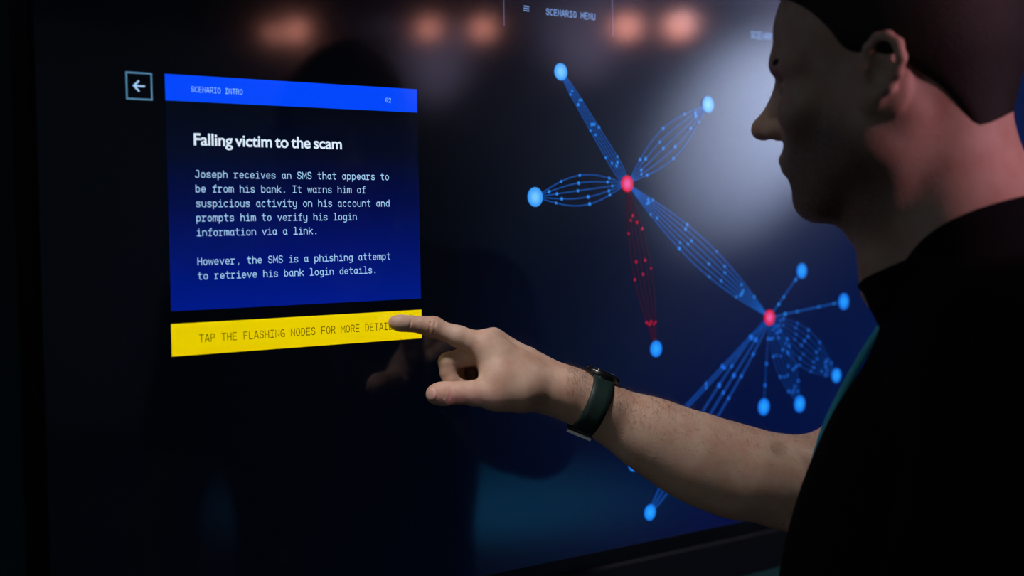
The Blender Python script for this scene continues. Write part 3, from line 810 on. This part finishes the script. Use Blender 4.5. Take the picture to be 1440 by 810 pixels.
# skin: light, with a reddish mottle; short beard shadow on cheeks, jaw and neck
def skin_mat():
    m = mat('skin', (0.50, 0.31, 0.235), 0.55, 0.3, sss=0.12)
    nt = m.node_tree; b = nt.nodes['Principled BSDF']
    tc = nt.nodes.new('ShaderNodeTexCoord')
    n1 = nt.nodes.new('ShaderNodeTexNoise'); n1.inputs['Scale'].default_value = 45; n1.inputs['Detail'].default_value = 5
    nt.links.new(tc.outputs['Object'], n1.inputs['Vector'])
    r = nt.nodes.new('ShaderNodeValToRGB'); e = r.color_ramp.elements
    e[0].position = .3; e[0].color = (.45, .265, .20, 1); e[1].position = .7; e[1].color = (.52, .37, .30, 1)
    nt.links.new(n1.outputs['Fac'], r.inputs[0])
    # moles
    vo = nt.nodes.new('ShaderNodeTexVoronoi'); vo.inputs['Scale'].default_value = 28
    nt.links.new(tc.outputs['Object'], vo.inputs['Vector'])
    lt = nt.nodes.new('ShaderNodeMath'); lt.operation = 'LESS_THAN'; lt.inputs[1].default_value = .035; nt.links.new(vo.outputs['Distance'], lt.inputs[0])
    mm = nt.nodes.new('ShaderNodeMixRGB'); mm.inputs[2].default_value = (.16, .075, .05, 1)
    ml = nt.nodes.new('ShaderNodeMath'); ml.operation = 'MULTIPLY'; ml.inputs[1].default_value = .7; nt.links.new(lt.outputs[0], ml.inputs[0])
    nt.links.new(ml.outputs[0], mm.inputs[0]); nt.links.new(r.outputs[0], mm.inputs[1])
    # beard shadow: ellipsoid region around mouth, jaw
    def region(c, rad, soft):
        sb = nt.nodes.new('ShaderNodeVectorMath'); sb.operation = 'SUBTRACT'; sb.inputs[1].default_value = tuple(c)
        nt.links.new(tc.outputs['Object'], sb.inputs[0])
        ln = nt.nodes.new('ShaderNodeVectorMath'); ln.operation = 'LENGTH'; nt.links.new(sb.outputs[0], ln.inputs[0])
        mr = nt.nodes.new('ShaderNodeMapRange'); mr.interpolation_type = 'SMOOTHSTEP'
        mr.inputs[1].default_value = rad + soft; mr.inputs[2].default_value = rad - soft
        nt.links.new(ln.outputs['Value'], mr.inputs[0]); return mr.outputs[0]
    a = region(hp(.050, .045, -.080), .056, .018); c = region(hp(.050, -.045, -.080), .056, .018)
    mxx = nt.nodes.new('ShaderNodeMath'); mxx.operation = 'MAXIMUM'; nt.links.new(a, mxx.inputs[0]); nt.links.new(c, mxx.inputs[1])
    n2 = nt.nodes.new('ShaderNodeTexNoise'); n2.inputs['Scale'].default_value = 900; nt.links.new(tc.outputs['Object'], n2.inputs['Vector'])
    mu = nt.nodes.new('ShaderNodeMath'); mu.operation = 'MULTIPLY'; nt.links.new(mxx.outputs[0], mu.inputs[0]); nt.links.new(n2.outputs['Fac'], mu.inputs[1])
    mu2 = nt.nodes.new('ShaderNodeMath'); mu2.operation = 'MULTIPLY'; mu2.inputs[1].default_value = 1.5; mu2.use_clamp = True; nt.links.new(mu.outputs[0], mu2.inputs[0])
    mb = nt.nodes.new('ShaderNodeMixRGB'); mb.inputs[2].default_value = (.085, .06, .05, 1)
    nt.links.new(mu2.outputs[0], mb.inputs[0]); nt.links.new(mm.outputs[0], mb.inputs[1]); nt.links.new(mb.outputs[0], b.inputs['Base Color'])
    # fine relief
    n3 = nt.nodes.new('ShaderNodeTexNoise'); n3.inputs['Scale'].default_value = 420; n3.inputs['Detail'].default_value = 4
    nt.links.new(tc.outputs['Object'], n3.inputs['Vector'])
    bu = nt.nodes.new('ShaderNodeBump'); bu.inputs['Strength'].default_value = .22; bu.inputs['Distance'].default_value = .0012
    nt.links.new(n3.outputs['Fac'], bu.inputs['Height']); nt.links.new(bu.outputs[0], b.inputs['Normal'])
    return m
m_skin = skin_mat()
person = tag(empty('person', tuple(G0)), 'man in a black collared shirt pressing the yellow bar with his index finger', 'person')
def at_p(o, par=None):
    par = par or person
    o.parent = par; o.matrix_parent_inverse = par.matrix_basis.inverted() if par is person else Matrix.Identity(4)
    return o
body = Solid()
head_solid(body); neck_solid(body); torso_solid(body); left_arm_solid(body); legs_solid(body); arm_solid(body); hand_solid(body)
AX = axis((.08, .205, .0035), (.205, .34, .00095), (.34, .39, .0013), (.39, .47, .0022), (.47, .80, .0035))
AY = axis((-.82, -.30, .0026), (-.30, -.16, .0022), (-.16, -.12, .0014), (-.12, .02, .0011))
AZ = axis((-.01, .70, .010), (.70, .95, .0045), (.95, 1.24, .008), (1.24, 1.36, .0022), (1.36, 1.40, .0014), (1.40, 1.49, .0010), (1.49, 1.80, .0024))
body_o = at_p(skin_obj('body', body, AX, AY, AZ, m_skin, None, 1))
print('BODY', len(body_o.data.vertices), body_o.bound_box[0][:], body_o.bound_box[6][:])
# hair
m_hair = mat('dark brown short hair', (0.013, 0.0095, 0.0085), 0.6, 0.25, noise=0.4, nscale=500, bump=0.5, bscale=700)
hs = Solid()
hs.ell(hp(-.008, 0, .052), (.103, .083, .093), HR_, .02)
hs.ell(hp(-.036, 0, .034), (.071, .080, .080), HR_, .03)
hs.ell(hp(-.047, 0, -.036), (.042, .052, .058), HR_, .03)
hs.ell(hp(.034, 0, .062), (.060, .066, .060), HR_, .02)
hs.ell(hp(.126, 0, -.002), (.116, .35, .100), HR_, .010, True)
hs.ell(hp(.030, 0, -.078), (.097, .35, .096), HR_, .012, True)
hx0, hx1 = HO - .13, HO + .14
at_p(skin_obj('short_hair', hs, axis((hx0[0], hx1[0], .003)), axis((hx0[1], hx1[1], .003)), axis((hx0[2], hx1[2] + .03, .003)), m_hair, None, 1))
# eyebrows and eyes
m_white = mat('eye white', (0.62, 0.6, 0.58), 0.2, 0.5)
m_iris = mat('eye iris', (0.05, 0.06, 0.06), 0.1, 0.6)
def blob(name, c, r, R, m, n=20):
    bm = bmesh.new(); bmesh.ops.create_uvsphere(bm, u_segments=n, v_segments=n // 2, radius=1.0)
    A = np.array(R).T
    for v in bm.verts: v.co = Vector(c + A @ (np.array(v.co) * r))
    return at_p(from_bm(name, bm, m, None, True))
for g in (1, -1):
    blob('eyebrow', hp(.0825, g * .031, .0325), np.array([.0055, .019, .0048]), np.stack([unit(HF + g * .38 * HL), unit(HL - g * .38 * HF), HU]), m_hair)
    e = blob('eye', hp(.0765, g * .031, .0075), np.array([.0066, .0095, .0048]), HR_, m_white)
    i = blob('iris', hp(.0806, g * .031, .0075), np.array([.0028, .0046, .0046]), HR_, m_iris); i.parent = e; i.matrix_parent_inverse = e.matrix_parent_inverse.inverted() if False else Matrix.Identity(4)
    i.matrix_parent_inverse = Matrix.Identity(4)

# shirt
m_shirt = mat('black cotton jersey', (0.0045, 0.0052, 0.007), 0.9, 0.08, noise=0.2, nscale=300, bump=0.25, bscale=900)
sh = Solid()
torso_solid(sh, .012)
sh.chain([(SH_L, .072), (SH_L * .45 + LELB * .55, .062)], .03)
sh.chain([(SH_R, .066), (SH_R * .6 + ELB * .4, .058)], .03)
sh.cut(bp(0, 0, .86), -UP, .01)
for k in range(7):   # soft folds
    a = -.10 + .035 * k
    sh.cone(bp(.13, a, 1.30 - .03 * k), bp(.10, a + .12, 1.02 + .02 * k), .006, .004, .02, True)
b0 = np.min([bp(i, j, 0) for i in (-.2, .2) for j in (-.33, .33)], 0); b1 = np.max([bp(i, j, 0) for i in (-.2, .2) for j in (-.33, .33)], 0)
shirt = at_p(skin_obj('shirt', sh, axis((b0[0], b1[0], .006)), axis((b0[1], b1[1] + .1, .006)), axis((.83, 1.60, .006)), m_shirt, None, 2))
# collar
KC = Pt(1330, 352, 1.145)
def collar():
    cf = unit(BF - .42 * UP); cu = unit(np.cross(cf, BL))
    if cu[2] < 0: cu = -cu
    v, f = [], []
    n = 64; prof = 7
    for i in range(n + 1):
        th = math.radians(-168 + 336 * i / n)          # 0 at the nape, +-180 at the throat
        fr = -math.cos(th); lt = math.sin(th)
        front = max(0, fr)
        ca = np.array([.070 * fr, .066 * lt])
        out = .019 - .024 * front ** 2
        drop = .038 + .006 * front ** 2
        pr = [(-.004, -.034), (-.003, -.012), (0, 0), (.0030, .0022), (.0060, -.0005), (.006 + out * .5, -drop * .5), (.006 + out, -drop)]
        q2 = []
        for o, h in pr:
            r2 = np.hypot(*ca); d = ca / r2
            q2.append(KC + cf * (ca[0] + d[0] * o) + BL * (ca[1] + d[1] * o) + cu * h)
        v += q2
    for i in range(n):
        for k in range(prof - 1): f.append((i * prof + k, i * prof + k + 1, (i + 1) * prof + k + 1, (i + 1) * prof + k))
    me = bpy.data.meshes.new('collar'); me.from_pydata([tuple(p) for p in v], [], f); me.update()
    o = link('collar', me, m_shirt, None, True)
    md = o.modifiers.new('thick', 'SOLIDIFY'); md.thickness = .0025; md.offset = 0
    o.parent = shirt
collar()
# trousers and shoes
m_trs = mat('dark trousers', (0.012, 0.013, 0.018), 0.85, 0.15, noise=0.15, nscale=200)
tr = Solid(); legs_solid(tr, .016, False); tr.ell(bp(0, 0, .94), (.128, .178, .13), BR_, .05); tr.cut(bp(0, 0, .99), UP, .01); tr.cut(bp(0, 0, .075), -UP, .004)
at_p(skin_obj('trousers', tr, axis((b0[0], b1[0], .009)), axis((b0[1], b1[1], .009)), axis((.04, 1.02, .010)), m_trs, None, 2))
m_shoe = mat('black leather shoe', (0.01, 0.01, 0.01), 0.35, 0.5)
for g in (1, -1):
    so = Solid(); so.chain([(bp(-.05, g * .10, .052), .043), (bp(.06, g * .112, .045), .041), (bp(.155, g * .12, .036), .035)], .03)
    so.cone(bp(-.03, g * .10, .08), bp(-.02, g * .10, .11), .048, .052, .03)
    so.cut(bp(0, 0, .002), -UP, .003)
    c = bp(.04, g * .11, 0)
    at_p(skin_obj('shoe', so, axis((c[0] - .2, c[0] + .2, .007)), axis((c[1] - .2, c[1] + .2, .007)), axis((-.01, .17, .007)), m_shoe, None, 1))

# nails
m_nail = mat('finger nail', (0.56, 0.36, 0.31), 0.25, 0.5)
def nail(c, r, ax):
    A = np.array(ax); o = blob('fingernail', W_(c), np.array(r), A, m_nail, 16); return o
xI = unit(-CR * 1.0 + CU * .05); zI = unit(CU * 1.0 - CF * .12 + CR * .05); yI = np.cross(zI, xI)
nail((562, 446.6, 1.3545), (.0068, .0058, .0020), [xI, yI, zI])
zT = unit(-CR * .62 - CF * .78 + CU * .12); xT = unit(np.cross(CU, zT)); yT = np.cross(zT, xT)
nail((606.5, 554.2, 1.3285), (.0066, .0062, .0020), [xT, yT, zT])

# short dark hairs on the forearm
def arm_hair():
    me = body_o.data
    n = len(me.vertices); co = np.empty(n * 3); me.vertices.foreach_get('co', co); co = co.reshape(-1, 3)
    no = np.empty(n * 3); me.vertices.foreach_get('normal', no); no = no.reshape(-1, 3)
    a, b = W_((800, 553, 1.38)), W_((1120, 684, 1.42)); d = unit(b - a); L = np.linalg.norm(b - a)
    t = (co - a) @ d; rr = np.linalg.norm(co - a - t[:, None] * d, axis=1)
    ok = np.nonzero((t > -.012) & (t < L * .95) & (rr < .07) & (no[:, 2] > .05))[0]
    R_ = np.random.default_rng(5)
    ix = R_.choice(ok, 3400)
    v, f = [], []
    for i in ix:
        p = co[i] - no[i] * .0004
        dr = unit(no[i] * R_.uniform(.25, .8) - d * R_.uniform(.1, .9) + R_.normal(0, .35, 3)); L_ = R_.uniform(.005, .012); w2 = .00009
        e = unit(np.cross(dr, no[i] + .01)); g = np.cross(dr, e); q = p + dr * L_ * .6; tip = p + dr * L_ - no[i] * L_ * .12
        k = len(v)
        v += [p + e * w2, p - e * w2 * .5 + g * w2 * .87, p - e * w2 * .5 - g * w2 * .87, tip]
        f += [(k, k + 1, k + 3), (k + 1, k + 2, k + 3), (k + 2, k, k + 3)]
    o = from_py('arm_hair', v, f, mat('arm hair', (0.06, 0.035, 0.022), 0.5, 0.3), None)
    tag(o, kind='stuff'); at_p(o)
arm_hair()

# ------------------------------------------------------------------ wristwatch
WC = W_((829, 568, 1.383))
wa = unit(W_((880, 589, 1.388)) - W_((790, 551, 1.378)))
wn = unit(CU - (CU @ wa) * wa); ws = np.cross(wa, wn)
if ws @ CF < 0: ws = -ws
m_strap = mat('dark green rubber strap', (0.007, 0.022, 0.020), 0.5, 0.35, bump=0.1, bscale=500)
m_case = mat('black watch case', (0.006, 0.006, 0.007), 0.25, 0.5, coat=.4)
m_glass = mat('watch glass', (0.003, 0.003, 0.004), 0.06, 0.6, coat=.8)
m_steel2 = mat('polished steel', (0.82, 0.82, 0.83), 0.35, 0.6)
watch = tag(empty('wristwatch', tuple(WC)), 'black round watch with dark green strap on the pressing wrist', 'watch')
def at_w(o, par=None):
    o.parent = par or watch; o.matrix_parent_inverse = Matrix.Translation(-WC) if par is None else Matrix.Identity(4); return o
def wrist_r(th, s):
    d = math.cos(th) * wn + math.sin(th) * ws
    rs = np.linspace(.008, .06, 105)
    D = body(WC + s * wa + rs[:, None] * d)
    k = np.nonzero(D > 0)[0]
    return rs[k[0]] if len(k) else .03, d
def strap():
    n = 72; st = [-.0105, -.0098, -.005, 0, .005, .0098, .0105]
    inner = np.array([[wrist_r(2 * math.pi * i / n, s)[0] for s in st] for i in range(n)])
    # taut: convexify by smoothing upward
    for _ in range(3): inner = np.maximum(inner, (np.roll(inner, 1, 0) + np.roll(inner, -1, 0)) / 2)
    v, f = [], []; m = len(st)
    for i in range(n):
        th = 2 * math.pi * i / n; d = math.cos(th) * wn + math.sin(th) * ws
        for j, s in enumerate(st): v.append(WC + s * wa + d * (inner[i, j] + .0006))
        for j, s in enumerate(st): v.append(WC + s * wa + d * (inner[i].max() * .5 + inner[i, j] * .5 + (.0030 if 0 < j < m - 1 else .0020)))
    for i in range(n):
        a, b = i * 2 * m, ((i + 1) % n) * 2 * m
        for j in range(m - 1):
            f.append((a + j, b + j, b + j + 1, a + j + 1)); f.append((a + m + j, a + m + j + 1, b + m + j + 1, b + m + j))
        f.append((a, a + m, b + m, b)); f.append((a + m - 1, b + m - 1, b + 2 * m - 1, a + 2 * m - 1))
    at_w(from_py('watch_strap', v, f, m_strap, None, True))
    return inner
inner = strap()
def on_disc(name, c, n_, r_, prof, m, par=None):
    """turned shape on axis n_; prof: (radius, height)"""
    e1 = wa; e2 = np.cross(n_, e1)
    v, f = [], []; N = 40
    for r, h in prof:
        for k in range(N):
            a = 2 * math.pi * k / N; v.append(c + n_ * h + e1 * r * math.cos(a) + e2 * r * math.sin(a))
    for i in range(len(prof) - 1):
        for k in range(N): f.append((i * N + k, i * N + (k + 1) % N, (i + 1) * N + (k + 1) % N, (i + 1) * N + k))
    f.append(tuple(range(N))[::-1]); f.append(tuple(range((len(prof) - 1) * N, len(prof) * N)))
    return at_w(from_py(name, v, f, m, None, True), par)
th0 = 0.0
r0 = inner[0].max()
wd = wn
case = on_disc('watch_case', WC + wn * (r0 - .0012) + wa * .001, wn, 1, [(.0150, -.002), (.0176, -.001), (.0186, .0015), (.0186, .0055), (.0176, .0072), (.0160, .0076)], m_case)
g = on_disc('watch_glass', WC + wn * (r0 - .0012) + wa * .001, wn, 1, [(.0160, .0074), (.0158, .0082), (.0120, .0087), (.0005, .0089)], m_glass)
def obox(name, c, ex, ey, ez, hx, hy, hz, m, bev=.0008):
    bm = bmesh.new(); r = bmesh.ops.create_cube(bm, size=2.0)
    bmesh.ops.scale(bm, vec=(hx, hy, hz), verts=bm.verts)
    bmesh.ops.bevel(bm, geom=bm.edges[:], offset=bev, segments=2, profile=.5, affect='EDGES')
    for v in bm.verts: v.co = Vector(c + ex * v.co.x + ey * v.co.y + ez * v.co.z)
    return from_bm(name, bm, m)
rb, db = wrist_r(math.pi, 0)
ib = int(round(len(inner) * .5)); rb = inner[ib].max()
at_w(obox('strap_buckle', WC - wn * (rb + .0026) - ws * .009, wa, ws, wn, .0125, .0040, .0016, m_steel2))
# teal lanyard ribbon showing past the front of the shirt, under the collar
m_lan = mat('teal woven ribbon', (0.10, 0.70, 0.95), 0.6, 0.3, bump=0.2, bscale=900)
def lanyard():
    v, f = [], []
    path = [(1262, 440, 1.175), (1247, 458, 1.172), (1236, 474, 1.170), (1222, 497, 1.168), (1207, 523, 1.167), (1192, 551, 1.167), (1178, 580, 1.168), (1168, 604, 1.17), (1158, 635, 1.172), (1150, 668, 1.175)]
    for x, y, t in path:
        c = Pt(x - 6, y - 2, t)
        for e in (-.0055, .0055): v.append(c + CRh * e * .93 + CU * e * .36)
    f = [(2 * i, 2 * i + 1, 2 * i + 3, 2 * i + 2) for i in range(len(path) - 1)]
    o = from_py('lanyard', v, f, m_lan, None, True)
    md = o.modifiers.new('thick', 'SOLIDIFY'); md.thickness = .0014; md.offset = 0
    o['label'] = 'teal lanyard ribbon'
    at_p(o)
lanyard()
